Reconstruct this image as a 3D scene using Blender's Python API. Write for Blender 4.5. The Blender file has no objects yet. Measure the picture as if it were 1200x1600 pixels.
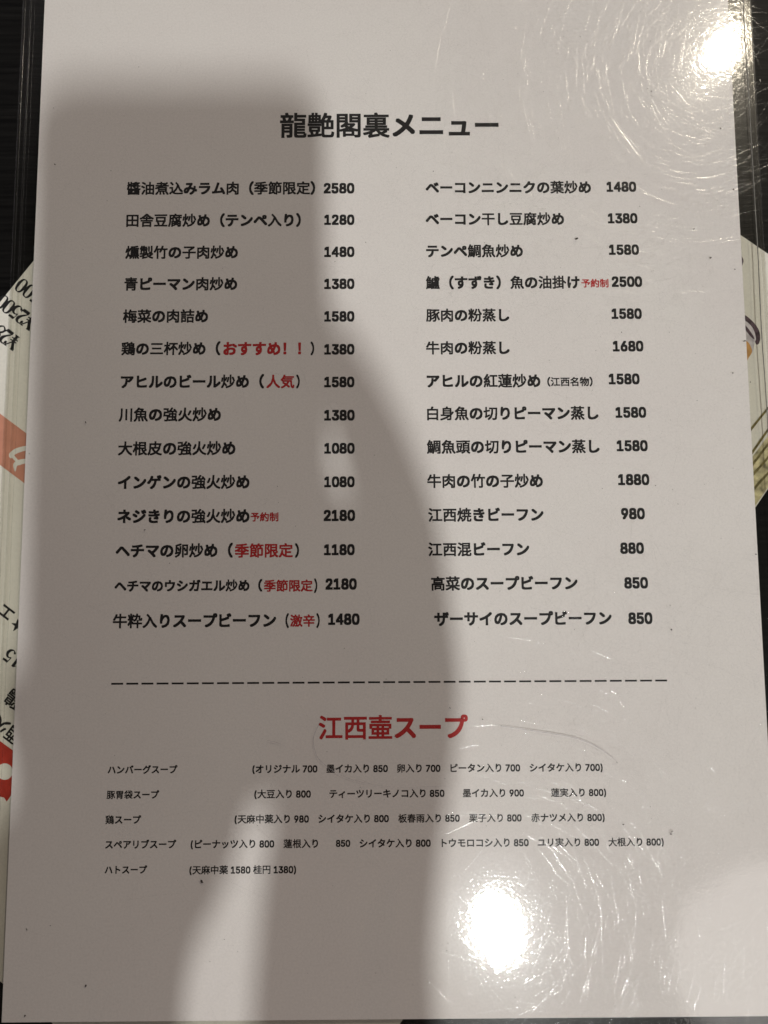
import bpy, bmesh, math, random, json
from mathutils import Vector, Matrix, Euler, noise

S = 0.001                       # everything below is written in millimetres
scene = bpy.context.scene
COL = scene.collection
rnd = random.Random(11)

# ------------------------------------------------------------------ camera
CAM = Vector((-2.956, -33.663, 219.463))
CAM_ROT = Euler((0.100985, -0.0048857, -0.0052708), 'XYZ')
cd = bpy.data.cameras.new('camera')
cam = bpy.data.objects.new('camera', cd); COL.objects.link(cam)
cam.location = CAM * S; cam.rotation_euler = CAM_ROT
cd.sensor_fit = 'VERTICAL'; cd.sensor_height = 24.0; cd.lens = 24.0 * 1202.0 / 1600.0
cd.clip_start = 0.002; cd.clip_end = 20.0
scene.camera = cam

# ------------------------------------------------------------------ world: the dim room
w = bpy.data.worlds.new('World'); scene.world = w; w.use_nodes = True
bg = w.node_tree.nodes['Background']
bg.inputs['Strength'].default_value = 1.0
wt = w.node_tree                # dark ceiling overhead, paler walls around
wc = wt.nodes.new('ShaderNodeTexCoord'); wx = wt.nodes.new('ShaderNodeSeparateXYZ'); wr = wt.nodes.new('ShaderNodeValToRGB')
wt.links.new(wc.outputs['Generated'], wx.inputs[0]); wt.links.new(wx.outputs['Z'], wr.inputs['Fac'])
wr.color_ramp.elements[0].position = 0.0; wr.color_ramp.elements[0].color = (0.62, 0.575, 0.575, 1)
wr.color_ramp.elements[1].position = 0.82; wr.color_ramp.elements[1].color = (0.010, 0.009, 0.008, 1)
e_ = wr.color_ramp.elements.new(0.5); e_.color = (0.455, 0.42, 0.42, 1)
wt.links.new(wr.outputs['Color'], bg.inputs['Color'])

# ------------------------------------------------------------------ ceiling lamps
def lamp(name, loc, size, power, color):
    ld = bpy.data.lights.new(name, 'AREA'); ld.shape = 'ELLIPSE'
    ld.size = size[0] * S; ld.size_y = size[1] * S; ld.energy = power; ld.color = color
    o = bpy.data.objects.new(name, ld); COL.objects.link(o)
    o.location = Vector(loc) * S
    return o
key = lamp('ceiling_lamp', (216, -663, 1300), (46, 90), 1.38, (0.985, 1.0, 0.975))
key.rotation_euler = (Vector((-40, 90, 0)) - Vector((216, -663, 1300))).to_track_quat('-Z', 'Y').to_euler(); key.rotation_euler.rotate_axis('Z', math.radians(-18))   # a downlight tilted at the table
key.data.spread = math.radians(64)
lamp('ceiling_lamp', (822, 1250, 1500), (44, 38), 12.6, (1.0, 0.89, 0.71))
lamp('ceiling_lamp', (835, -830, 1500), (430, 430), 1.5, (1.0, 0.945, 0.90))

vs = scene.view_settings
vs.view_transform = 'Standard'; vs.look = 'None'; vs.exposure = 0.07; vs.gamma = 1.0
vs.use_curve_mapping = False
scene.render.engine = 'CYCLES'
scene.cycles.use_denoising = True
scene.cycles.max_bounces = 10
scene.cycles.transparent_max_bounces = 40
scene.cycles.blur_glossy = 0.0
scene.cycles.caustics_reflective = False
scene.cycles.caustics_refractive = False
scene.cycles.sample_clamp_indirect = 6.0

# ------------------------------------------------------------------ helpers
def new_mat(name):
    m = bpy.data.materials.new(name); m.use_nodes = True
    nt = m.node_tree
    return m, nt, nt.nodes['Principled BSDF'], nt.nodes['Material Output']

def simple(name, col, rough=0.6, spec=0.3, var=0.0, scale=900.0, metal=0.0):
    m, nt, b, out = new_mat(name)
    b.inputs['Base Color'].default_value = (*col, 1)
    b.inputs['Roughness'].default_value = rough
    b.inputs['Specular IOR Level'].default_value = spec
    b.inputs['Metallic'].default_value = metal
    if var:
        tc = nt.nodes.new('ShaderNodeTexCoord')
        n = nt.nodes.new('ShaderNodeTexNoise'); n.inputs['Scale'].default_value = scale
        n.inputs['Detail'].default_value = 4
        nt.links.new(tc.outputs['Object'], n.inputs['Vector'])
        r = nt.nodes.new('ShaderNodeMapRange')
        r.inputs['From Min'].default_value = 0.3; r.inputs['From Max'].default_value = 0.7
        r.inputs['To Min'].default_value = 1 - var; r.inputs['To Max'].default_value = 1 + var
        nt.links.new(n.outputs['Fac'], r.inputs['Value'])
        mx = nt.nodes.new('ShaderNodeMix'); mx.data_type = 'RGBA'; mx.blend_type = 'MULTIPLY'
        mx.inputs['Factor'].default_value = 1.0
        mx.inputs['A'].default_value = (*col, 1)
        nt.links.new(r.outputs['Result'], mx.inputs['B'])
        nt.links.new(mx.outputs['Result'], b.inputs['Base Color'])
    return m

def link(name, me, parent=None, mat=None, loc=None):
    o = bpy.data.objects.new(name, me); COL.objects.link(o)
    if parent: o.parent = parent
    if mat: me.materials.append(mat)
    if loc is not None: o.location = Vector(loc) * S
    return o

def mesh(name, verts, faces, parent=None, mat=None, smooth=False):
    me = bpy.data.meshes.new(name)
    me.from_pydata([Vector(v) * S for v in verts], [], faces); me.update()
    if smooth:
        for p in me.polygons: p.use_smooth = True
    return link(name, me, parent, mat)

def empty(name, loc=(0, 0, 0), rz=0.0, label=None, cat=None):
    o = bpy.data.objects.new(name, None); COL.objects.link(o)
    o.empty_display_size = 0.02
    o.location = Vector(loc) * S; o.rotation_euler = (0, 0, rz)
    if label: o['label'] = label; o['category'] = cat
    return o

def box(x0, x1, y0, y1, z0, z1):
    v = [(x0, y0, z0), (x1, y0, z0), (x1, y1, z0), (x0, y1, z0), (x0, y0, z1), (x1, y0, z1), (x1, y1, z1), (x0, y1, z1)]
    f = [(0, 3, 2, 1), (4, 5, 6, 7), (0, 1, 5, 4), (1, 2, 6, 5), (2, 3, 7, 6), (3, 0, 4, 7)]
    return v, f

def ribbon(pts, ws, z=0.0):
    v = []; f = []; n = len(pts)
    for i in range(n):
        a = Vector(pts[max(0, i - 1)]); b = Vector(pts[min(n - 1, i + 1)])
        d = (b - a).normalized(); nn = Vector((-d.y, d.x)); p = Vector(pts[i])
        q = p + nn * ws[i] / 2; r = p - nn * ws[i] / 2
        v += [(q.x, q.y, z), (r.x, r.y, z)]
        if i: f.append((2 * i - 2, 2 * i - 1, 2 * i + 1, 2 * i))
    return v, f

def smooth_pts(pts, k=6):
    P = [Vector(p) for p in pts]; out = []
    for i in range(len(P) - 1):
        p0 = P[max(0, i - 1)]; p1 = P[i]; p2 = P[i + 1]; p3 = P[min(len(P) - 1, i + 2)]
        for j in range(k):
            t = j / k
            out.append(0.5 * ((2 * p1) + (p2 - p0) * t + (2 * p0 - 5 * p1 + 4 * p2 - p3) * t * t + (3 * p1 - p0 - 3 * p2 + p3) * t ** 3))
    out.append(P[-1]); return out

def flat_poly(name, pts, z, parent, mat):
    bm = bmesh.new()
    vs_ = [bm.verts.new((p[0] * S, p[1] * S, z * S)) for p in pts]
    f = bm.faces.new(vs_); f.normal_update()
    if f.normal.z < 0: f.normal_flip()
    bmesh.ops.triangulate(bm, faces=bm.faces[:])
    me = bpy.data.meshes.new(name); bm.to_mesh(me); bm.free()
    return link(name, me, parent, mat)

# ------------------------------------------------------------------ picture point -> millimetres on the page (used to read the layout off the printed page)
CR = CAM_ROT.to_matrix()
def page_xy(u, v, z=0.0):
    d = CR @ Vector(((u - 600.0) / 1202.0, -(v - 800.0) / 1202.0, -1.0))
    t = (z - CAM.z) / d.z
    return CAM.x + d.x * t, CAM.y + d.y * t

# ------------------------------------------------------------------ lettering
GLYPH = json.loads('{"0":[[[228,-9],[182,-5],[141,9],[105,33],[73,65],[47,106],[27,155],[12,212],[3,277],[0,348],[3,420],[12,484],[27,541],[48,591],[74,631],[105,664],[141,688],[182,702],[228,707],[273,702],[314,688],[350,664],[382,631],[407,591],[428,541],[443,484],[452,420],[455,348],[452,277],[443,212],[428,155],[408,106],[382,65],[351,33],[314,9],[273,-5]],[[228,68],[272,76],[309,101],[338,142],[359,197],[369,242],[375,292],[377,348],[375,405],[369,455],[359,500],[338,556],[309,596],[272,622],[228,630],[184,622],[147,596],[117,556],[96,500],[86,455],[80,405],[78,348],[80,292],[86,242],[96,197],[117,142],[147,101],[184,76]]],"1":[[[0,0],[0,75],[400,75],[400,0]],[[254,697],[254,0],[173,0],[173,614],[169,614],[12,490],[12,585],[155,697]]],"2":[[[0,0],[0,65],[217,314],[251,353],[278,387],[299,418],[314,448],[323,477],[326,509],[322,544],[310,574],[291,598],[266,615],[237,626],[203,630],[168,626],[138,613],[114,593],[95,567],[84,534],[80,496],[2,496],[9,555],[28,606],[60,648],[101,680],[150,700],[205,707],[260,700],[308,681],[348,650],[378,610],[397,563],[404,511],[401,472],[391,435],[373,397],[346,354],[323,323],[293,286],[259,246],[113,83],[113,78],[414,78],[414,0]]],"3":[[[222,-9],[165,-4],[113,13],[69,41],[34,79],[10,125],[0,181],[83,181],[90,147],[105,119],[127,97],[155,81],[187,72],[223,68],[260,72],[294,83],[323,102],[345,127],[359,160],[363,198],[359,235],[347,269],[325,298],[294,320],[253,334],[200,339],[144,339],[144,410],[311,614],[311,620],[33,620],[33,697],[418,697],[418,631],[213,381],[213,396],[280,395],[337,378],[383,347],[417,305],[438,255],[445,198],[437,141],[416,91],[382,49],[337,17],[283,-3]]],"4":[[[0,145],[0,217],[264,697],[345,697],[88,227],[88,223],[475,223],[475,145]],[[308,0],[308,166],[308,200],[308,435],[386,435],[386,0]]],"5":[[[206,-9],[151,-3],[102,15],[61,44],[29,82],[8,128],[0,179],[80,179],[86,149],[100,122],[119,100],[144,83],[174,72],[206,68],[243,73],[276,88],[303,112],[324,143],[337,180],[341,222],[337,265],[323,303],[302,335],[274,359],[240,374],[201,380],[169,377],[137,368],[109,354],[87,337],[10,346],[46,697],[390,697],[390,620],[116,620],[94,413],[97,413],[121,431],[150,445],[182,454],[216,457],[259,453],[298,440],[333,419],[363,391],[388,357],[406,317],[418,272],[422,224],[415,160],[394,104],[360,57],[317,21],[265,-2]]],"6":[[[207,-9],[150,-2],[100,20],[58,55],[27,102],[7,158],[0,222],[5,273],[21,328],[38,368],[62,414],[94,467],[240,697],[329,697],[111,358],[104,358],[115,377],[129,394],[147,409],[168,421],[192,428],[218,431],[273,424],[321,404],[360,372],[390,329],[408,276],[414,215],[407,154],[387,99],[355,54],[314,20],[264,-2]],[[207,66],[243,71],[274,86],[299,109],[319,139],[332,175],[336,215],[332,257],[319,292],[299,322],[274,345],[243,359],[207,364],[172,359],[140,345],[114,323],[95,293],[82,258],[78,217],[82,176],[95,139],[114,109],[140,86],[172,71]]],"7":[[[44,0],[332,614],[332,620],[0,620],[0,697],[418,697],[418,615],[131,0]]],"8":[[[222,-9],[160,-3],[106,16],[62,45],[28,85],[7,132],[0,185],[4,228],[17,267],[37,302],[63,330],[94,351],[128,363],[128,366],[85,386],[52,422],[31,468],[23,521],[30,572],[49,617],[80,654],[120,683],[168,701],[222,707],[276,701],[324,683],[363,654],[394,617],[413,572],[420,521],[413,469],[391,422],[358,386],[316,366],[316,363],[350,351],[381,330],[407,302],[427,267],[440,228],[444,185],[437,132],[416,85],[382,45],[337,16],[283,-3]],[[222,67],[262,71],[296,83],[324,101],[345,125],[358,155],[362,190],[358,227],[344,259],[323,285],[294,305],[260,318],[222,322],[183,318],[149,305],[121,285],[99,259],[85,227],[81,190],[85,155],[98,125],[119,101],[147,83],[182,71]],[[222,397],[254,401],[283,412],[307,429],[325,453],[336,482],[340,515],[337,548],[325,576],[308,599],[284,616],[255,627],[222,630],[189,627],[160,616],[136,599],[118,576],[107,548],[103,515],[107,482],[118,453],[136,429],[160,412],[189,401]]],"9":[[[207,707],[264,699],[314,677],[356,642],[387,595],[407,539],[414,475],[409,424],[394,370],[376,330],[352,283],[320,231],[174,0],[85,0],[303,339],[310,339],[300,320],[285,303],[267,288],[246,277],[222,269],[196,267],[141,273],[94,293],[54,326],[25,369],[6,421],[0,482],[7,544],[27,598],[59,643],[101,678],[151,699]],[[207,631],[172,626],[141,611],[115,588],[95,558],[83,522],[79,482],[83,441],[95,405],[115,375],[141,353],[172,338],[207,334],[242,338],[274,352],[300,375],[319,404],[332,440],[336,480],[332,522],[319,558],[300,588],[274,611],[243,626]]],"(":[[[0,283],[2,335],[6,389],[15,444],[25,499],[39,552],[54,605],[72,654],[91,699],[111,739],[187,739],[166,690],[147,639],[130,587],[115,534],[102,482],[92,430],[85,379],[81,330],[79,283],[82,220],[91,157],[100,114],[111,69],[126,22],[143,-26],[164,-78],[187,-132],[111,-132],[86,-81],[63,-29],[44,22],[28,75],[16,127],[7,180],[2,232]]],")":[[[0,-132],[24,-77],[45,-24],[62,25],[76,71],[88,116],[97,159],[105,222],[108,283],[106,330],[102,379],[95,430],[85,482],[72,534],[58,587],[40,639],[21,690],[0,739],[76,739],[96,699],[115,654],[133,605],[149,552],[162,499],[173,443],[180,388],[185,335],[187,283],[185,231],[180,178],[171,126],[158,73],[142,21],[123,-31],[101,-82],[76,-132]]]}')
GLYPH['4'] = [[(305, 0), (305, 168), (12, 168), (12, 238), (310, 706), (385, 706), (385, 242), (465, 242), (465, 168), (385, 168), (385, 0)], [(305, 242), (305, 590), (92, 242)]]
ADV = {'(': 0.333, ')': 0.333, ' ': 0.27}
LSB = {'0': .05, '1': .06, '2': .06, '3': .05, '4': .03, '5': .06, '6': .06, '7': .06, '8': .05, '9': .06, '(': .06, ')': .07}

def eval_curve(c):
    o = bpy.data.objects.new('tmp', c); COL.objects.link(o)
    bpy.context.view_layer.update()
    dg = bpy.context.evaluated_depsgraph_get()
    me = bpy.data.meshes.new_from_object(o.evaluated_get(dg))
    v = [(p.co.x, p.co.y) for p in me.vertices]; f = [tuple(p.vertices) for p in me.polygons]
    bpy.data.objects.remove(o); bpy.data.meshes.remove(me)
    return v, f

def embolden(m, r_):
    """the bold of a word processor: the same character struck again a hair to each side"""
    V = []; F = []
    for k, (sx, sy) in enumerate(((-1, -1), (-1, 1), (1, -1), (1, 1), (-1, 0), (1, 0), (0, -1), (0, 1), (0, 0))):
        dx, dy = 0.88 * r_ * sx, 0.88 * r_ * sy
        o = len(V); V += [(p[0] + dx, p[1] + dy, k * 0.0018) for p in m[0]]; F += [tuple(q + o for q in f) for f in m[1]]
    return V, F

def digit_mesh(ch, off, cache={}):
    key = (ch, off)
    if key not in cache:
        c = bpy.data.curves.new('d', 'CURVE'); c.dimensions = '2D'; c.fill_mode = 'BOTH'
        for L in GLYPH[ch]:
            s = c.splines.new('POLY'); s.points.add(len(L) - 1); s.use_cyclic_u = True
            for p, (x, y) in zip(s.points, L): p.co = (x / 1000, y / 1000, 0, 1)
        cache[key] = embolden(eval_curve(c), off); bpy.data.curves.remove(c)
    return cache[key]

def cjk_mesh(run, off, cache={}):
    key = (run, off)
    if key not in cache:
        c = bpy.data.curves.new('t', 'FONT'); c.body = run; c.size = 1.0; c.resolution_u = 3
        cache[key] = embolden(eval_curve(c), off); bpy.data.curves.remove(c)
    return cache[key]

def layout(text, off, doff):
    V = []; F = []; x = 0.0; i = 0
    def add(m, dx):
        b = len(V); V.extend((p[0] + dx, p[1], p[2]) for p in m[0]); F.extend(tuple(k + b for k in q) for q in m[1])
    while i < len(text):
        ch = text[i]
        if ch == ' ': x += ADV[' ']; i += 1
        elif ch in GLYPH:
            add(digit_mesh(ch, doff), x + LSB[ch]); x += ADV.get(ch, 0.556); i += 1
        else:
            j = i
            kanji = 0x4E00 <= ord(ch) < 0xFF00     # dense characters take a lighter strike
            while j < len(text) and text[j] not in GLYPH and text[j] != ' ' and (0x4E00 <= ord(text[j]) < 0xFF00) == kanji: j += 1
            add(cjk_mesh(text[i:j], off * (0.64 if kanji else 1.0)), x); x += j - i; i = j
    return V, F

INK_Z = 0.03
def text(name, s, x0, x1, vc, parent, mat, off=0.044, doff=0.052, size=None, yc=None):
    """lettering whose ink runs from picture column x0 to x1 on the page, centred on picture row vc"""
    V, F = layout(s, off, doff)
    a = min(p[0] for p in V); b = max(p[0] for p in V)
    X0, Y0 = page_xy(x0, vc); X1, Y1 = page_xy(x1, vc); Y = (Y0 + Y1) / 2
    k = (X1 - X0) / (b - a)
    ky = k if size is None else size
    if yc is None:
        yc = 0.358 if all(c in GLYPH or c == ' ' for c in s) else 0.384
    me = bpy.data.meshes.new(name)
    me.from_pydata([((X0 + (p[0] - a) * k) * S, (Y + (p[1] - yc) * ky) * S, (INK_Z + p[2]) * S) for p in V], [], F); me.update()
    return link(name, me, parent, mat)

# ------------------------------------------------------------------ materials
def paper_material(name, col, tint):
    m, nt, b, out = new_mat(name)
    tc = nt.nodes.new('ShaderNodeTexCoord')
    n1 = nt.nodes.new('ShaderNodeTexNoise'); n1.inputs['Scale'].default_value = 1600; n1.inputs['Detail'].default_value = 3
    n2 = nt.nodes.new('ShaderNodeTexNoise'); n2.inputs['Scale'].default_value = 14; n2.inputs['Detail'].default_value = 4
    for n in (n1, n2): nt.links.new(tc.outputs['Object'], n.inputs['Vector'])
    r = nt.nodes.new('ShaderNodeValToRGB')
    r.color_ramp.elements[0].position = 0.3; r.color_ramp.elements[0].color = (*[c * 0.95 for c in col], 1)
    r.color_ramp.elements[1].position = 0.7; r.color_ramp.elements[1].color = (*[c * 1.03 for c in col], 1)
    nt.links.new(n1.outputs['Fac'], r.inputs['Fac'])
    mx = nt.nodes.new('ShaderNodeMix'); mx.data_type = 'RGBA'; mx.blend_type = 'MULTIPLY'
    r2 = nt.nodes.new('ShaderNodeValToRGB')
    r2.color_ramp.elements[0].position = 0.38; r2.color_ramp.elements[0].color = (*tint, 1)
    r2.color_ramp.elements[1].position = 0.62; r2.color_ramp.elements[1].color = (1, 1, 1, 1)
    nt.links.new(n2.outputs['Fac'], r2.inputs['Fac'])
    mx.inputs['Factor'].default_value = 1.0
    nt.links.new(r.outputs['Color'], mx.inputs['A']); nt.links.new(r2.outputs['Color'], mx.inputs['B'])
    nt.links.new(mx.outputs['Result'], b.inputs['Base Color'])
    b.inputs['Roughness'].default_value = 0.85; b.inputs['Specular IOR Level'].default_value = 0.15
    bp = nt.nodes.new('ShaderNodeBump'); bp.inputs['Strength'].default_value = 0.25; bp.inputs['Distance'].default_value = 0.00004
    nt.links.new(n1.outputs['Fac'], bp.inputs['Height']); nt.links.new(bp.outputs['Normal'], b.inputs['Normal'])
    return m

def plastic_material(name, r0=0.06, r1=0.17, amt=0.10, bump=0.11, tint=(0.97, 0.965, 0.95), fac=1.0, micro=True):
    """thin clear PVC: what lies behind shows through, the surface reflects the lamps sharply and, worn, softly"""
    m = bpy.data.materials.new(name); m.use_nodes = True
    nt = m.node_tree; nt.nodes.clear()
    out = nt.nodes.new('ShaderNodeOutputMaterial')
    tr = nt.nodes.new('ShaderNodeBsdfTransparent'); tr.inputs['Color'].default_value = (*tint, 1)
    g0 = nt.nodes.new('ShaderNodeBsdfGlossy'); g1 = nt.nodes.new('ShaderNodeBsdfGlossy')
    g0.distribution = 'BECKMANN'; g0.inputs['Roughness'].default_value = r0; g1.inputs['Roughness'].default_value = r1
    gm = nt.nodes.new('ShaderNodeMixShader'); gm.inputs['Fac'].default_value = amt
    nt.links.new(g0.outputs[0], gm.inputs[1]); nt.links.new(g1.outputs[0], gm.inputs[2])
    fr = nt.nodes.new('ShaderNodeFresnel')
    geo = nt.nodes.new('ShaderNodeNewGeometry'); ior = nt.nodes.new('ShaderNodeMapRange')   # thin film: the same reflectance from both sides
    ior.inputs['To Min'].default_value = 1.5; ior.inputs['To Max'].default_value = 1 / 1.5
    nt.links.new(geo.outputs['Backfacing'], ior.inputs['Value']); nt.links.new(ior.outputs['Result'], fr.inputs['IOR'])
    mul = nt.nodes.new('ShaderNodeMath'); mul.operation = 'MULTIPLY'; mul.inputs[1].default_value = fac
    nt.links.new(fr.outputs[0], mul.inputs[0])
    ms = nt.nodes.new('ShaderNodeMixShader')
    nt.links.new(mul.outputs[0], ms.inputs['Fac']); nt.links.new(tr.outputs[0], ms.inputs[1]); nt.links.new(gm.outputs[0], ms.inputs[2])
    nt.links.new(ms.outputs[0], out.inputs['Surface'])
    if bump:
        tc = nt.nodes.new('ShaderNodeTexCoord')
        n = nt.nodes.new('ShaderNodeTexNoise'); n.inputs['Scale'].default_value = 650; n.inputs['Detail'].default_value = 3
        n.inputs['Distortion'].default_value = 1.2
        nt.links.new(tc.outputs['Object'], n.inputs['Vector'])
        bp = nt.nodes.new('ShaderNodeBump'); bp.inputs['Strength'].default_value = bump; bp.inputs['Distance'].default_value = 0.0001
        nt.links.new(n.outputs['Fac'], bp.inputs['Height'])
        for g in (g0, g1): nt.links.new(bp.outputs['Normal'], g.inputs['Normal'])
    return m

M_paper = paper_material('menu_paper', (0.74, 0.71, 0.698), (0.975, 0.965, 0.97))
M_black = simple('black_ink', (0.012, 0.011, 0.012), 0.55, 0.3, 0.25, 2500)
M_red = simple('red_ink', (0.42, 0.022, 0.024), 0.55, 0.3, 0.15, 2500)
M_pvc = plastic_material('clear_plastic')
M_back = plastic_material('clear_plastic_back', 0.1, 0.3, 0.5, 0.2, (0.93, 0.93, 0.9), 0.5)
M_weld = plastic_material('welded_plastic', 0.1, 0.3, 0.3, 0.6, (0.86, 0.855, 0.83), 0.7)

# table: nearly black stained wood with fine grain
m, nt, b, out = new_mat('black_wood')
tc = nt.nodes.new('ShaderNodeTexCoord'); mp = nt.nodes.new('ShaderNodeMapping')
mp.inputs['Rotation'].default_value = (0, 0, math.radians(-35)); mp.inputs['Scale'].default_value = (40, 900, 40)
n = nt.nodes.new('ShaderNodeTexNoise'); n.inputs['Scale'].default_value = 1.0; n.inputs['Detail'].default_value = 5
nt.links.new(tc.outputs['Object'], mp.inputs['Vector']); nt.links.new(mp.outputs[0], n.inputs['Vector'])
r = nt.nodes.new('ShaderNodeValToRGB')
r.color_ramp.elements[0].position = 0.35; r.color_ramp.elements[0].color = (0.0005, 0.0004, 0.0004, 1)
r.color_ramp.elements[1].position = 0.75; r.color_ramp.elements[1].color = (0.007, 0.0065, 0.006, 1)
nt.links.new(n.outputs['Fac'], r.inputs['Fac']); nt.links.new(r.outputs['Color'], b.inputs['Base Color'])
b.inputs['Roughness'].default_value = 0.5; b.inputs['Specular IOR Level'].default_value = 0.12
bp = nt.nodes.new('ShaderNodeBump'); bp.inputs['Strength'].default_value = 0.5; bp.inputs['Distance'].default_value = 0.0002
nt.links.new(n.outputs['Fac'], bp.inputs['Height']); nt.links.new(bp.outputs['Normal'], b.inputs['Normal'])
M_table = m

# ------------------------------------------------------------------ the table
v, f = box(-700, 700, -450, 450, -28, -3.0)
t = mesh('table', v, f, None, M_table)
t['kind'] = 'structure'

# ------------------------------------------------------------------ the menu lying askew underneath
under = empty('photo_menu', (-29.0, -12.1, -2.6), math.radians(143.4),
              'cream menu with upside-down yen prices and salmon band, lying askew under the main menu', 'menu')
M_cream = paper_material('cream_paper', (0.72, 0.695, 0.635), (0.95, 0.94, 0.92))
M_salmon = simple('salmon_print', (0.54, 0.24, 0.165), 0.6, 0.2, 0.06, 300)
M_pale = simple('pale_print', (0.70, 0.68, 0.62), 0.7, 0.2, 0.04, 300)
M_seal = simple('red_print', (0.40, 0.035, 0.02), 0.6, 0.2, 0.12, 500)
v, f = box(-107.5, 107.8, -148.3, 148.5, 0.0, 0.25)
mesh('paper_sheet', v, f, under, M_cream)
UZ = 0.29
mesh('colour_band', [(-107.4, 26.3, UZ), (107.7, 26.3, UZ), (107.7, 38.1, UZ), (-107.4, 38.1, UZ)], [(0, 1, 2, 3)], under, M_salmon)
bv = []; bf = []
for pts, ws in (([(68, 28.2), (70.5, 28.2), (72.7, 29.0), (74.0, 30.0), (74.9, 31.1), (75.7, 32.4), (76.0, 33.9), (75.4, 34.6)], [1.4, 1.4, 1.3, 1.4, 1.5, 1.5, 1.4, 0.5]),
                ([(76.1, 33.6), (74.9, 34.0), (73.4, 34.3)], [1.0, 0.9, 0.8]),
                ([(68.5, 31.6), (70.5, 31.9), (71.7, 33.0), (72.7, 34.2), (73.2, 35.4), (72.0, 37.0)], [0.8, 1.0, 1.4, 1.6, 1.3, 0.2])):
    P = smooth_pts(pts, 4); W = []
    for i in range(len(P)):
        q = i / 4; k = min(int(q), len(ws) - 2); W.append(ws[k] + (ws[k + 1] - ws[k]) * (q - k))
    a, c = ribbon(P, W, UZ + 0.05 + 0.01 * (len(bv) > 0) + 0.01 * (len(bv) > 70)); o = len(bv)
    bv += a; bf += [tuple(i + o for i in q) for q in c]
mesh('brush_lettering', bv, bf, under, M_pale)

def vrib(pts, ws, k=5):
    P = smooth_pts(pts, k); W = []
    for i in range(len(P)):
        q = i / k; j = min(int(q), len(ws) - 2); W.append(ws[j] + (ws[j + 1] - ws[j]) * (q - j))
    return P, W
# serif price figures: strokes (points, widths) in an em box 0.55 wide, 0.72 high
SERIF = {
    '0': [([(.25, .70), (.13, .62), (.085, .36), (.13, .10), (.25, .02)], [.03, .08, .13, .08, .03]),
          ([(.25, .70), (.37, .62), (.415, .36), (.37, .10), (.25, .02)], [.03, .08, .13, .08, .03])],
    '2': [([(.10, .50), (.12, .58), (.17, .55)], [.06, .12, .05]), ([(.09, .53), (.15, .66), (.26, .69), (.37, .62), (.38, .48), (.28, .32), (.14, .17), (.07, .06)], [.04, .05, .05, .12, .13, .08, .05, .04]),
          ([(.06, .06), (.25, .06), (.42, .06)], [.12, .13, .12]), ([(.40, .05), (.44, .12), (.45, .2)], [.06, .05, .03])],
    '5': [([(.13, .66), (.27, .65), (.42, .66)], [.10, .10, .08]), ([(.14, .69), (.12, .55), (.10, .38)], [.04, .035, .035]),
          ([(.10, .38), (.21, .45), (.34, .41), (.40, .26), (.34, .10), (.20, .03), (.09, .10)], [.03, .05, .10, .13, .10, .04, .05]), ([(.07, .15), (.10, .11), (.13, .14)], [.06, .11, .06])],
    '1': [([(.26, .70), (.26, .36), (.26, .02)], [.12, .12, .12]), ([(.12, .60), (.18, .62), (.27, .69)], [.03, .05, .06]), ([(.12, .02), (.26, .02), (.40, .02)], [.035, .045, .035])],
    '3': [([(.09, .53), (.15, .66), (.26, .69), (.37, .60), (.34, .45), (.21, .38)], [.08, .05, .05, .11, .10, .03]),
          ([(.21, .38), (.36, .32), (.41, .20), (.34, .07), (.20, .02), (.08, .10)], [.03, .10, .13, .10, .05, .09])],
    '8': [([(.25, .70), (.13, .62), (.14, .48), (.25, .39), (.38, .28), (.40, .14), (.25, .02)], [.04, .07, .09, .12, .12, .08, .04]),
          ([(.25, .70), (.37, .62), (.36, .48), (.25, .39), (.11, .26), (.10, .12), (.25, .02)], [.04, .05, .06, .07, .08, .07, .04])],
    '¥': [([(.04, .68), (.14, .52), (.25, .34)], [.14, .12, .12]), ([(.48, .69), (.37, .52), (.26, .34)], [.06, .05, .05]), ([(.25, .36), (.25, .2), (.25, .02)], [.12, .12, .12]),
          ([(.08, .32), (.25, .32), (.43, .32)], [.05, .05, .05]), ([(.08, .2), (.25, .2), (.43, .2)], [.05, .05, .05]), ([(.13, .02), (.25, .02), (.38, .02)], [.04, .05, .04]),
          ([(-.04, .69), (.06, .69), (.17, .69)], [.035, .04, .035]), ([(.36, .69), (.45, .69), (.54, .69)], [.03, .035, .03])],
}
def serif(s, x, y, size, adv=0.5):
    """x,y: where the first character's centre sits"""
    V = []; F = []; layer = 0
    for i, ch in enumerate(s):
        for pts, ws in SERIF[ch]:
            P, W = vrib(pts, ws)
            P = [Vector((x + (p.x - 0.25 + i * adv) * size, y + (p.y - 0.36) * size)) for p in P]
            a, c = ribbon(P, [k * size * 1.22 for k in W], UZ + 0.004 * (layer % 9)); layer += 1; o = len(V)
            V += a; F += [tuple(k + o for k in q) for q in c]
    return mesh('price', V, F, under, M_black)
serif('¥3500', 94.2, -7.6, 6.3, 0.46)
serif('¥2500', 97.0, -0.3, 6.3, 0.41)
serif('¥2800', 97.0, 7.3, 6.3, 0.41)
serif('15', 37.4, 79.0, 5.6, 0.48)
def under_text(name, s, cx, cy, size, off=0.02):
    V, F = cjk_mesh(s, off)
    me = bpy.data.meshes.new(name)
    me.from_pydata([((cx + (p[0] - .5) * size) * S, (cy + (p[1] - .38) * size) * S, (UZ + p[2]) * S) for p in V], [], F)
    return link(name, me, under, M_black)
under_text('dish_name', '★', 43.6, 71.2, 4.0)
under_text('dish_name', 'エ', 48.4, 70.2, 4.6, 0.03)
under_text('dish_name', '鶏', 31.2, 87.8, 5.2)
under_text('dish_name', '酒火', 25.0, 95.6, 5.0)
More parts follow.
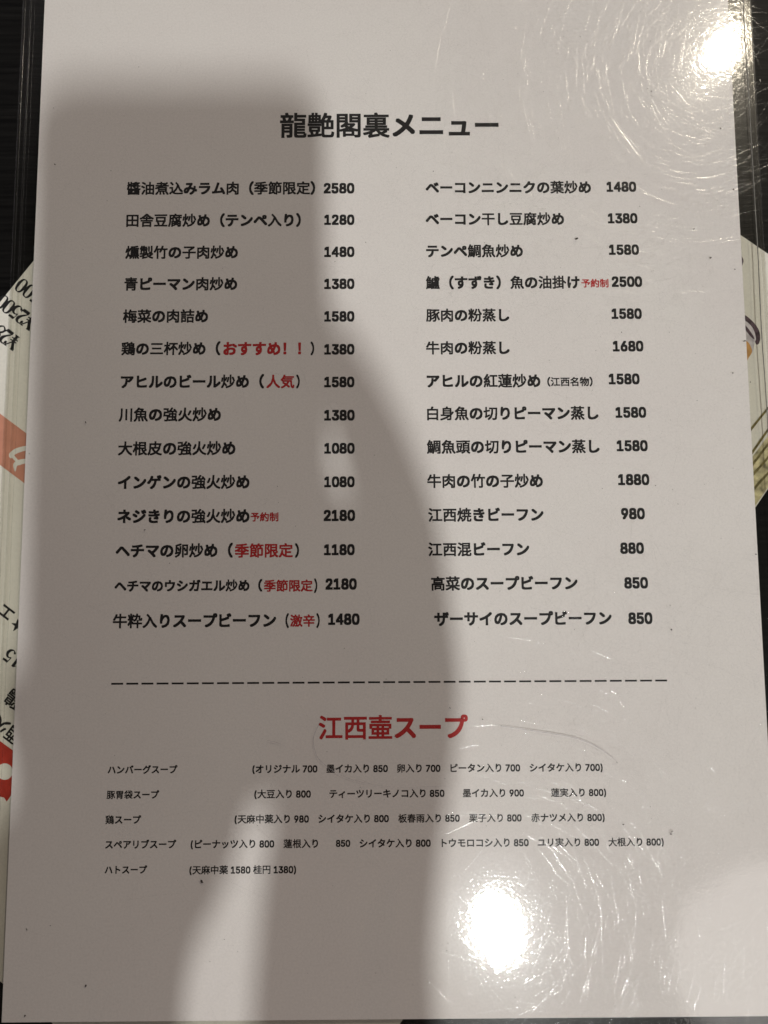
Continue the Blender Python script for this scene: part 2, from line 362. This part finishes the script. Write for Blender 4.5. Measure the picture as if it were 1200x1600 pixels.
# red seal with a pale disc
seal = [(33, 99.5), (28.8, 98.9), (25.8, 98.9), (21.3, 98.7), (19.9, 101.0), (18.0, 102.4), (17.5, 104.1), (16.8, 105.5), (15.5, 107.0), (15.3, 110.6), (16.6, 110.2), (19.0, 111.2), (24, 112), (33, 112)]
flat_poly('seal', seal, UZ, under, M_seal)
flat_poly('seal_disc', [(20.9 + 2.3 * math.cos(a * math.pi / 16), 104.6 + 2.2 * math.sin(a * math.pi / 16)) for a in range(32)], UZ + 0.04, under, M_pale)
# printed photographs of dishes near the menu's lower corner
M_shell = simple('mussel_print', (0.075, 0.045, 0.06), 0.5, 0.3, 0.7, 700)
M_nacre = simple('mussel_inside_print', (0.52, 0.48, 0.50), 0.5, 0.3, 0.25, 500)
M_flesh = simple('mussel_flesh_print', (0.50, 0.27, 0.09), 0.5, 0.3, 0.3, 500)
M_olive = simple('noodle_line_print', (0.16, 0.13, 0.05), 0.5, 0.3, 0.5, 900)
M_noodle = simple('noodle_print', (0.46, 0.41, 0.24), 0.5, 0.3, 0.6, 420)
flat_poly('mussel_picture', smooth_pts([(-57, -138), (-58.5, -143.0), (-60.4, -143.6), (-62.3, -142.9), (-63.5, -142.0), (-64.0, -140.2), (-64.0, -138.7), (-63.0, -136.8), (-60, -136)]), UZ, under, M_shell)
flat_poly('mussel_picture', smooth_pts([(-69.7, -127.4), (-72.0, -128.1), (-74.4, -128.3), (-77.6, -127.6), (-79.9, -126.2), (-81.2, -124.0), (-80.9, -122.8), (-79.0, -123.6), (-74.0, -124.6), (-71.3, -124.8)]), UZ, under, M_shell)
flat_poly('mussel_inside', smooth_pts([(-72.2, -126.6), (-74.6, -126.9), (-77.2, -126.3), (-79.6, -124.4), (-80.1, -123.0), (-81.2, -119.8), (-78.6, -120.2), (-75.4, -120.4), (-72.5, -122)]), UZ + 0.04, under, M_nacre)
flat_poly('mussel_streak', smooth_pts([(-72.6, -126.0), (-75.5, -125.6), (-78.2, -124.6), (-79.4, -123.8), (-78.4, -123.7), (-75.4, -124.6), (-73.0, -125.1)]), UZ + 0.08, under, M_shell)
flat_poly('mussel_flesh', smooth_pts([(-74.6, -121.0), (-76.8, -121.7), (-78.7, -121.8), (-80.9, -120.3), (-81.2, -118.0), (-81.4, -115.5), (-80.0, -114.0), (-77, -116)]), UZ + 0.12, under, M_flesh)
flat_poly('noodle_picture', [(-98.4, -91.5), (-98.7, -97), (-98.9, -106), (-100.5, -111), (-106.2, -110), (-107.2, -97), (-107.2, -85), (-107.2, -74), (-101, -76), (-100, -86)], UZ, under, M_noodle)
for pts in ([(-93.5, -94.7), (-93.6, -98.8), (-94.1, -106.8), (-94.5, -112.3)], [(-97.7, -90.3), (-97.8, -93.7), (-97.8, -101.3), (-97.9, -107.1)],
            [(-99.6, -87.4), (-99.8, -91.1), (-100.1, -97.8), (-100.4, -102.5)], [(-101.3, -85.7), (-101.5, -88.9), (-102.2, -94.6), (-102.5, -99.3)],
            [(-104.0, -82), (-104.3, -88), (-105.0, -93), (-105.2, -97)]):
    P, W = vrib(pts, [0.5, 0.75, 0.65, 0.5]); a, c = ribbon(P, W, UZ + 0.06)
    mesh('noodle_edge', a, c, under, M_olive)

# ------------------------------------------------------------------ the main menu: paper, printing, plastic sleeve
menu = empty('restaurant_menu', (0, 0, 0), 0.0,
             'white single page menu of dish names and prices in a scratched clear plastic sleeve', 'menu')
v, f = box(-105, 105, -148.5, 148.5, -0.12, 0.0)
paper = mesh('paper_sheet', v, f, menu, M_paper)

text('heading', '龍艶閣裏メニュー', 437.5, 779, 195.5, paper, M_black, off=0.035)
LEFT = [
    (294.0, [('醬油煮込みラム肉（季節限定）', 198.5, 492.5)]),
    (344.0, [('田舎豆腐炒め（テンペ入り）', 197.5, 470.1)]),
    (394.0, [('燻製竹の子肉炒め', 196, 371.8)]),
    (443.4, [('青ピーマン肉炒め', 194.3, 370.7)]),
    (493.8, [('梅菜の肉詰め', 192.2, 325.2)]),
    (544.4, [('鶏の三杯炒め（', 189.8, 344.5), ('*おすすめ！！', 349, 470.5), ('）', 485.2, 491)]),
    (596.0, [('アヒルのビール炒め（', 188.7, 412.7), ('*人気', 416.2, 460), ('）', 462.8, 468.4)]),
    (647.5, [('川魚の強火炒め', 185.7, 345.2)]),
    (700.3, [('大根皮の強火炒め', 184.6, 367.9)]),
    (753.1, [('インゲンの強火炒め', 184.2, 389.9)]),
    (806.3, [('ネジきりの強火炒め', 183.5, 389.9), ('*予約制', 391.4, 435)]),
    (860.0, [('ヘチマの卵炒め（', 180.9, 363.9), ('*季節限定', 366.8, 457.8), ('）', 460.9, 467.3)]),
    (915.0, [('ヘチマのウシガエル炒め（', 179, 410), ('*季節限定', 412.3, 488.6), ('）', 490.8, 495.8)]),
    (969.6, [('牛粋入りスープビーフン', 176.5, 431.4), ('（', 446, 451.4), ('*激辛', 453.4, 491.9), ('）', 494.4, 499.6)]),
]
PRL = [('2580', 505.8, 553.8, 294), ('1280', 506.6, 553.8, 343.3), ('1480', 506.6, 553.8, 393.4), ('1380', 506.6, 553.8, 443.4), ('1580', 506.6, 553.8, 494.2),
       ('1380', 506.6, 553.8, 545.6), ('1580', 506.6, 553.8, 596.7), ('1380', 506.6, 554.2, 648.6), ('1080', 506.6, 554.2, 700.3), ('1080', 506.6, 554.2, 752.7),
       ('2180', 505.8, 554.9, 805.2), ('1180', 506.2, 554.2, 858.7), ('2180', 508.7, 557.5, 912.3), ('1480', 512.8, 561.9, 967.3)]
RIGHT = [
    (292.7, [('ベーコンニンニクの葉炒め', 665, 923.3)]),
    (342.0, [('ベーコン干し豆腐炒め', 665, 881.3)]),
    (392.0, [('テンペ鯛魚炒め', 665.7, 817)]),
    (441.2, [('鱸（すずき）魚の油掛け', 665.5, 905.7), ('*予約制', 908.3, 950.7)]),
    (492.3, [('豚肉の粉蒸し', 665.7, 795.7)]),
    (543.3, [('牛肉の粉蒸し', 665.7, 796.3)]),
    (595.0, [('アヒルの紅蓮炒め', 666.7, 844.3), ('（江西名物）', 855, 926)]),
    (645.5, [('白身魚の切りピーマン蒸し', 667.3, 935)]),
    (697.7, [('鯛魚頭の切りピーマン蒸し', 667, 936.8)]),
    (751.3, [('牛肉の竹の子炒め', 667.6, 848.2)]),
    (804.1, [('江西焼きビーフン', 669, 849.3)]),
    (858.0, [('江西混ビーフン', 669, 827)]),
    (911.2, [('高菜のスープビーフン', 673.6, 902.5)]),
    (966.2, [('ザーサイのスープビーフン', 678.5, 955.7)]),
]
PRR = [('1480', 947.6, 994, 291.7), ('1380', 949.6, 996, 341), ('1580', 951.4, 998.3, 390), ('2500', 955.7, 1003.3, 440), ('1580', 955.4, 1002.7, 490), ('1680', 957.4, 1005.3, 540.7),
       ('1580', 951, 999.3, 592), ('1580', 961.6, 1009.6, 644.2), ('1580', 963.4, 1012, 696.3), ('1880', 965.6, 1014.5, 749.2), ('980', 970.4, 1007.5, 802.4), ('880', 969, 1006, 856.3),
       ('850', 975.3, 1012.4, 910.5), ('850', 981.6, 1019.4, 965.8)]
for rows in (LEFT, RIGHT):
    for vc, chunks in rows:
        for s, x0, x1 in chunks:
            red = s.startswith('*'); s = s.lstrip('*')
            small = s in ('予約制', '（江西名物）')
            kw = {}
            if len(s) == 1: kw['size'] = 4.05
            text('side_note' if red or small else 'dish_name', s, x0, x1, vc + (1.3 if small else 0), paper, M_red if red else M_black, **kw)
for s, x0, x1, vc in PRL + PRR:
    text('price', s, x0, x1, vc, paper, M_black)
# dashed divider
dv = []; df = []
for i in range(37):
    u0 = 173.9 + i * 23.605; vv = 1068.6 - i * 23.605 * 0.0062
    x0, y0 = page_xy(u0, vv); x1, _ = page_xy(u0 + 18.6, vv); o = len(dv)
    y0 = page_xy(600, 1065.9)[1] + 0.0
    dv += [(x0, y0 - 0.25, INK_Z), (x1, y0 - 0.25, INK_Z), (x1, y0 + 0.25, INK_Z), (x0, y0 + 0.25, INK_Z)]; df.append((o, o + 1, o + 2, o + 3))
mesh('divider_line', dv, df, paper, M_black)
text('heading', '江西壷スープ', 497.8, 731.2, 1136, paper, M_red, off=0.035)
SOUP = [
    (1200.4, [('ハンバーグスープ', 168.4, 277.3), ('(オリジナル 700', 394.4, 495.9), ('墨イカ入り 850', 510, 606), ('卵入り 700', 620.4, 688.1), ('ピータン入り 700', 703.8, 812.7), ('シイタケ入り 700)', 827.6, 941.6)]),
    (1239.6, [('豚胃袋スープ', 166.8, 248.7), ('(大豆入り 800', 397.5, 485.7), ('ティーツリーキノコ入り 850', 514.7, 694.4), ('墨イカ入り 900', 723, 818.6), ('蓮実入り 800)', 860.9, 947)]),
    (1278.6, [('鶏スープ', 164.9, 220.5), ('(天麻中薬入り 980', 366.6, 482.6), ('シイタケ入り 800', 497.4, 607.5), ('板春雨入り 850', 622.3, 718.3), ('栗子入り 800', 733, 815), ('赤ナツメ入り 800)', 830, 944.7)]),
    (1317.3, [('スペアリブスープ', 164.5, 275.3), ('(ピーナッツ入り 800', 298, 428.5), ('蓮根入り', 443, 497), ('850', 524.9, 547.2), ('シイタケ入り 800', 562, 672.9), ('トウモロコシ入り 850', 690, 826), ('ユリ実入り 800', 840, 936), ('大根入り 800)', 950.6, 1037)]),
    (1358.8, [('ハトスープ', 163.7, 229.9), ('(天麻中薬 1580 桂円 1380)', 296, 462.6)]),
]
for vm, chunks in SOUP:
    for k, (s, x0, x1) in enumerate(chunks):
        vc = vm - ((x0 + x1) / 2 - 600) * 0.0050 if vm < 1350 else vm
        text('soup_name' if k == 0 else 'soup_choice', s, x0, x1, vc, paper, M_black, off=0.031, doff=0.040)

# the sleeve: a clear front sheet with slight undulation, a clear back sheet, welded side seams
SX0, SX1, SY0, SY1 = -111.6, 112.0, -154.0, 152.0
def front_z(x, y):
    return 0.42 + 0.07 * noise.noise(Vector((x / 34.0, y / 47.0, 3.1))) + 0.018 * noise.noise(Vector((x / 9.0, y / 12.0, 8.0)))
NX, NY = 110, 150
gv = []; gf = []
for j in range(NY + 1):
    for i in range(NX + 1):
        x = SX0 + (SX1 - SX0) * i / NX; y = SY0 + (SY1 - SY0) * j / NY
        gv.append((x, y, front_z(x, y)))
for j in range(NY):
    for i in range(NX):
        a = j * (NX + 1) + i; gf.append((a, a + 1, a + NX + 2, a + NX + 1))
sleeve = mesh('plastic_sleeve', gv, gf, menu, M_pvc, True)
mesh('back_sheet', [(SX0, SY0, -0.5), (SX1, SY0, -0.5), (SX1, SY1, -0.5), (SX0, SY1, -0.5)], [(0, 1, 2, 3)], sleeve, M_back)
def seam(x, wdt, h, mat, z=0.5, wob=0.0):
    V = []; F = []; n = 120
    for i in range(n + 1):
        y = SY0 + (SY1 - SY0) * i / n; dx = wob * noise.noise(Vector((x, y / 25.0, 0)))
        zz = h * (1 + 0.35 * noise.noise(Vector((x * 3, y * 1.3, 5))))
        for k in range(7):
            a = math.pi * k / 6
            V.append((x + dx - wdt / 2 * math.cos(a), y, z + zz * math.sin(a)))
    for i in range(n):
        for k in range(6):
            a = i * 7 + k; F.append((a, a + 1, a + 8, a + 7))
    return mesh('weld_seam', V, F, sleeve, mat, True)
M_dark_seam = simple('dark_seam_plastic', (0.16, 0.155, 0.14), 0.3, 0.5, 0.3, 900)  # opaque dark grey for the thin inner line of the right weld
seam(109.55, 0.30, 0.12, M_dark_seam, 0.50, 0.25)
seam(111.2, 1.1, 0.30, M_weld, 0.47, 0.12)
seam(-107.7, 0.16, 0.10, M_weld, 0.52, 0.3)
seam(-108.9, 0.7, 0.2, M_weld, 0.52, 0.1)
seam(-110.9, 1.0, 0.2, M_weld, 0.52, 0.1)

# scratches: very shallow rounded grooves in the plastic; each catches a lamp only where it lies across the light
def scratch_material():
    m = bpy.data.materials.new('scratched_plastic'); m.use_nodes = True
    nt = m.node_tree; nt.nodes.clear()
    out = nt.nodes.new('ShaderNodeOutputMaterial')
    tr = nt.nodes.new('ShaderNodeBsdfTransparent'); g = nt.nodes.new('ShaderNodeBsdfGlossy'); g.inputs['Roughness'].default_value = 0.11
    ms = nt.nodes.new('ShaderNodeMixShader'); ms.inputs['Fac'].default_value = 0.095
    nt.links.new(tr.outputs[0], ms.inputs[1]); nt.links.new(g.outputs[0], ms.inputs[2]); nt.links.new(ms.outputs[0], out.inputs['Surface'])
    return m
M_scr = scratch_material()
sv = []; sf = []
def scratch(x, y, ang, length, bend, wd, slope):
    n = max(3, int(length / 1.6)); o = len(sv); a = ang; st = length / n
    for i in range(n + 1):
        tw = wd * (0.35 + 0.65 * math.sin(math.pi * (i + 0.3) / (n + 0.6)))
        dx, dy = math.cos(a), math.sin(a); z = front_z(x, y) + 0.02
        sv.extend([(x - dy * tw / 2, y + dx * tw / 2, z), (x, y, z + tw / 2 * slope), (x + dy * tw / 2, y - dx * tw / 2, z)])
        if i:
            b = o + 3 * i
            sf.extend([(b - 3, b - 2, b + 1, b), (b - 2, b - 1, b + 2, b + 1)])
        x += dx * st; y += dy * st; a += bend / n
CLEAR = [page_xy(812, 1317), page_xy(970, 291), page_xy(975, 341)]
for i in range(46000):
    x = rnd.uniform(-104, 111.5); y = rnd.uniform(-153, 151)
    worn = max(0.10, min(1.0, (x - 22) / 45.0) if y < -25 else min(1.0, (x + 25) / 60.0) if y > 45 else 0.35 * (x > 40))   # wiped and rubbed most along the right
    if rnd.random() > worn: continue
    patch = 0.5 + 0.5 * noise.noise(Vector((x / 22.0, y / 22.0, 1.7)))
    if rnd.random() > 0.25 + 1.1 * patch: continue
    L = rnd.choice((2, 3, 4, 5, 7, 9, 12, 18)) * rnd.uniform(0.6, 1.4)
    args = (x, y, rnd.uniform(0, math.tau), L, rnd.gauss(0, 0.15), rnd.uniform(0.022, 0.055) * (1.5 if rnd.random() < 0.12 else 1), rnd.choice((0.08, 0.12, 0.16, 0.2, 0.26)) * rnd.uniform(0.7, 1.3))
    if any(abs(x - a) < 8.5 and abs(y - b) < 4.5 for a, b in CLEAR): continue     # two prices that stay readable
    scratch(*args)
mesh('scratches', sv, sf, sleeve, M_scr, True)
bpy.data.objects['scratches']['kind'] = 'stuff'

# scuffs: two dark hairline marks curving over the soup heading
M_scuff = simple('grey_scuff', (0.40, 0.37, 0.385), 0.5, 0.3, 0.3, 900)
def hair(pts, w_):
    P = smooth_pts([page_xy(*q, 0.5) for q in pts], 6); n = len(P)
    a, c = ribbon(P, [w_ * (0.25 + 0.75 * abs(math.sin(3.1 * i / n + 0.6))) for i in range(n)], 0.62)
    mesh('scuff_mark', a, c, sleeve, M_scuff)
hair([(500, 1128), (490, 1152), (492, 1172), (502, 1190), (535, 1212), (575, 1224), (625, 1230), (690, 1228)], 0.10)
hair([(782, 1134), (835, 1142), (890, 1151), (925, 1163), (952, 1180), (965, 1192), (956, 1194)], 0.14)
hair([(418, 1157), (432, 1160), (445, 1165)], 0.12)

# specks of dirt stuck to the sleeve
M_dirt = simple('dark_dirt', (0.05, 0.042, 0.036), 0.8, 0.2, 0.3, 3000)
pv = []; pf = []
def speck(x, y, r_, el=1.0, ang=0.0):
    o = len(pv); n = 8; z = 0.60; ca, sa = math.cos(ang), math.sin(ang)
    for k in range(n):
        q = r_ * rnd.uniform(0.65, 1.25); a = math.tau * k / n
        ux, uy = q * math.cos(a) * el, q * math.sin(a)
        pv.append((x + ux * ca - uy * sa, y + ux * sa + uy * ca, z))
    pv.append((x, y, z + 0.4 * r_))
    for k in range(n): pf.append((o + k, o + (k + 1) % n, o + n))
for u, vv, r_, el, an in ((1126, 200.5, .22, 1, 0), (1146, 296, .2, 1.6, 1.2), (901, 373, .25, 2.2, .5), (1018, 143, .16, 1.4, 1), (1020, 151, .1, 1, 0), (1018, 163, .14, 2, 1), (217, 105, .1, 2, 1.4), (84, 169, .13, 1, 0),
                          (86, 257, .14, 2.5, -.7), (226, 828, .16, 2.2, .4), (315, 1377, .32, 1.8, -.6), (134, 1540, .22, 1.8, 1.1), (39, 1587, .24, 1.3, .5), (42, 1452, .15, 2.5, -1), (79, 1446, .12, 1.4, 0), (328, 1502, .12, 1, 0),
                          (814, 1493, .2, 1.6, 1.2), (1172, 597, .2, 1, 0), (1148, 421, .2, 1.2, 1), (1163, 533, .18, 2.6, .1), (1049, 984, .2, 1.8, -.7), (1181, 866, .22, 1.2, .5), (754, 1124, .17, 1.6, -.5), (783, 1134, .13, 1, 0),
                          (974, 1288, .14, 2, .2), (1048, 1303, .2, 1.8, 0), (1050, 1299, .14, 2.4, .6), (1145, 583, .2, 1.2, 0), (1110, 403, .22, 1.8, .7), (1084, 358, .14, 2.6, .9), (1012, 139, .16, 1, 0), (46, 709, .13, 1, 0),
                          (462, 822, .1, 1, 0), (402, 1290, .1, 1, 0), (265, 880, .12, 1.4, 1), (352, 1306, .08, 1, 0), (130, 390, .1, 1, 0), (134, 660, .14, 2.6, -1.2), (677, 268, .1, 2.8, 1.4), (1089, 626, .1, 1.4, 0), (703, 1106, .12, 2, -.6)):
    x, y = page_xy(u, vv, 0.5); speck(x, y, r_, el, an)
for i in range(230):
    x = rnd.triangular(-100, 104, 95); y = rnd.uniform(-146, 147)
    speck(x, y, rnd.uniform(0.03, 0.09), rnd.uniform(1, 2.6), rnd.uniform(0, 3.1))
mesh('dirt_specks', pv, pf, sleeve, M_dirt)['kind'] = 'stuff'

# ------------------------------------------------------------------ the phone taking the picture and the hand that holds it (out of frame; they throw the soft shadow)
def cam_space(name, label, cat):
    o = bpy.data.objects.new(name, None); COL.objects.link(o); o.empty_display_size = 0.02
    o.location = CAM * S; o.rotation_euler = CAM_ROT
    o['label'] = label; o['category'] = cat
    return o
phone = cam_space('smartphone', 'dark smartphone held flat above the menu page', 'phone')
def rbox(name, x0, x1, y0, y1, z0, z1, r_, parent, mat):
    pts = []
    for cx, cy, a0 in ((x1 - r_, y1 - r_, 0), (x0 + r_, y1 - r_, 90), (x0 + r_, y0 + r_, 180), (x1 - r_, y0 + r_, 270)):
        for k in range(9):
            a = math.radians(a0 + k * 90 / 8); pts.append((cx + r_ * math.cos(a), cy + r_ * math.sin(a)))
    n = len(pts); e = min(1.2, (z1 - z0) / 3); cx, cy = (x0 + x1) / 2, (y0 + y1) / 2
    rings = [(z0, e), (z0 + e, 0), (z1 - e, 0), (z1, e)]; V = []; F = []
    for z, ins in rings:
        for px, py in pts:
            d = Vector((px - cx, py - cy)); d = d * (1 - ins / max(d.length, 1e-6)); V.append((cx + d.x, cy + d.y, z))
    for k in range(3):
        for i in range(n): F.append((k * n + i, k * n + (i + 1) % n, (k + 1) * n + (i + 1) % n, (k + 1) * n + i))
    F.append(tuple(range(n - 1, -1, -1))); F.append(tuple(range(3 * n, 4 * n)))
    return mesh(name, V, F, parent, mat)
M_phone = simple('phone_glass_back', (0.03, 0.03, 0.035), 0.3, 0.5, 0.1, 200)
M_steel = simple('phone_steel', (0.25, 0.25, 0.26), 0.3, 0.5, 0.05, 300, 1.0)
M_screen = simple('phone_screen', (0.01, 0.01, 0.012), 0.08, 0.5, 0.05, 200)
PX0, PX1, PY0, PY1 = -46.5, 24.5, -136.0, 17.0
rbox('body', PX0, PX1, PY0, PY1, 2.5, 10.3, 11, phone, M_phone)
rbox('screen', PX0 + 2.5, PX1 - 2.5, PY0 + 2.5, PY1 - 2.5, 10.32, 10.9, 9, phone, M_screen)
bump = rbox('camera_bump', -19, 16.5, -19, 16.5, 1.2, 2.48, 8, phone, M_phone)
for cx, cy in ((0, 0), (-12, -11), (0.5, -12.5)):
    rbox('lens', cx - 5.5, cx + 5.5, cy - 5.5, cy + 5.5, 0.5, 1.18, 5.4, bump, M_steel)
rbox('side_button', PX1 + 0.02, PX1 + 0.7, -40, -28, 5.2, 7.6, 0.3, phone, M_steel)

hand = cam_space('person', 'two bare hands holding the smartphone above the menu', 'person')
m, nt, b, out = new_mat('skin')
tc = nt.nodes.new('ShaderNodeTexCoord'); n = nt.nodes.new('ShaderNodeTexNoise'); n.inputs['Scale'].default_value = 60; n.inputs['Detail'].default_value = 6
nt.links.new(tc.outputs['Object'], n.inputs['Vector'])
r = nt.nodes.new('ShaderNodeValToRGB'); r.color_ramp.elements[0].color = (0.42, 0.22, 0.15, 1); r.color_ramp.elements[1].color = (0.58, 0.36, 0.26, 1)
nt.links.new(n.outputs['Fac'], r.inputs['Fac']); nt.links.new(r.outputs['Color'], b.inputs['Base Color'])
b.inputs['Roughness'].default_value = 0.55; b.inputs['Subsurface Weight'].default_value = 0.08; b.inputs['Subsurface Radius'].default_value = (0.004, 0.002, 0.001)
M_skin = m
J = []; E = []; RAD = []
def joint(p, r_, par=None):
    J.append(Vector(p) * S); RAD.append(r_ * S)
    if par is not None: E.append((par, len(J) - 1))
    return len(J) - 1
def chain(par, pts):
    for p, r_ in pts: par = joint(p, r_, par)
    return par
palm = joint((30, -125, -14), 19)
wrist = chain(palm, [((27, -158, -6), 21), ((26, -192, 4), 22)])
chain(wrist, [((33, -250, 20), 28), ((40, -340, 40), 33), ((55, -420, 55), 38)])
pi_ = joint((26, -92, -17), 13, palm)
chain(pi_, [((10, -70, -16), 9.5), ((-20, -62, -15), 8.5), ((-38, -60, -12), 7.8), ((-46, -58, -2), 6.5)])
pm_ = joint((22, -104, -18), 12, palm)
chain(pm_, [((4, -90, -17), 9.5), ((-22, -84, -16), 8.6), ((-40, -82, -12), 8), ((-47, -80, -2), 6.5)])
pr_ = joint((18, -118, -17), 11, palm)
chain(pr_, [((-2, -110, -16), 9), ((-24, -106, -15), 8.3), ((-39, -104, -11), 7.6), ((-46, -102, -2), 6.3)])
pl_ = joint((16, -132, -12), 10, palm)
chain(pl_, [((-6, -143, -8), 8.5), ((-24, -149, -2), 7.8), ((-37, -153, 2), 7), ((-43, -150, 6), 6), ((-46, -142, 8), 5)])
th = joint((40, -112, -6), 14, palm)
chain(th, [((41, -88, 3), 10.5), ((36, -70, 10), 9), ((27, -52, 15), 8), ((17, -42, 16), 6.8)])
# the other hand steadies the lower end
p2 = joint((-29, -147, -8), 22)
w2 = chain(p2, [((-40, -176, -2), 28), ((-33, -204, 4), 28)])
chain(w2, [((-46, -250, 20), 31), ((-60, -330, 45), 36), ((-85, -420, 60), 38)])
chain(p2, [((-34, -141, -2), 15), ((-42, -139, 3), 11), ((-46, -130, 6), 7), ((-47, -120, 9), 5.5)])
q1 = joint((-6, -136, -14), 10, p2)
chain(q1, [((-4, -118, -19), 8.5), ((-12, -98, -24), 7.8), ((-16, -84, -24), 7)])
q2 = joint((-9, -134, -15), 10, p2)
chain(q2, [((-18, -116, -20), 8.5), ((-27, -97, -24), 7.8), ((-31, -82, -24), 7)])
q3 = joint((-18, -136, -14), 9, p2)
chain(q3, [((-30, -120, -19), 8.2), ((-40, -104, -21), 7.5), ((-44, -92, -20), 6.6)])
q4 = joint((-2, -140, -12), 9, p2)
chain(q4, [((10, -126, -22), 7.8), ((8, -110, -27), 7), ((4, -98, -27), 6)])
me = bpy.data.meshes.new('hand'); me.from_pydata(J, E, []); me.update()
ho = link('hand', me, hand, M_skin)
sk = ho.modifiers.new('skin', 'SKIN'); sk.use_smooth_shade = True
ss = ho.modifiers.new('sub', 'SUBSURF'); ss.levels = 2; ss.render_levels = 2
lay = me.skin_vertices[0].data
for i, q in enumerate(lay): q.radius = (RAD[i], RAD[i]); q.use_root = (i == 0 or J[i] == Vector((-29, -147, -8)) * S)
bpy.context.view_layer.update()
dg = bpy.context.evaluated_depsgraph_get()
hm = bpy.data.meshes.new_from_object(ho.evaluated_get(dg))
ho.modifiers.clear(); ho.data = hm
for p in hm.polygons: p.use_smooth = True
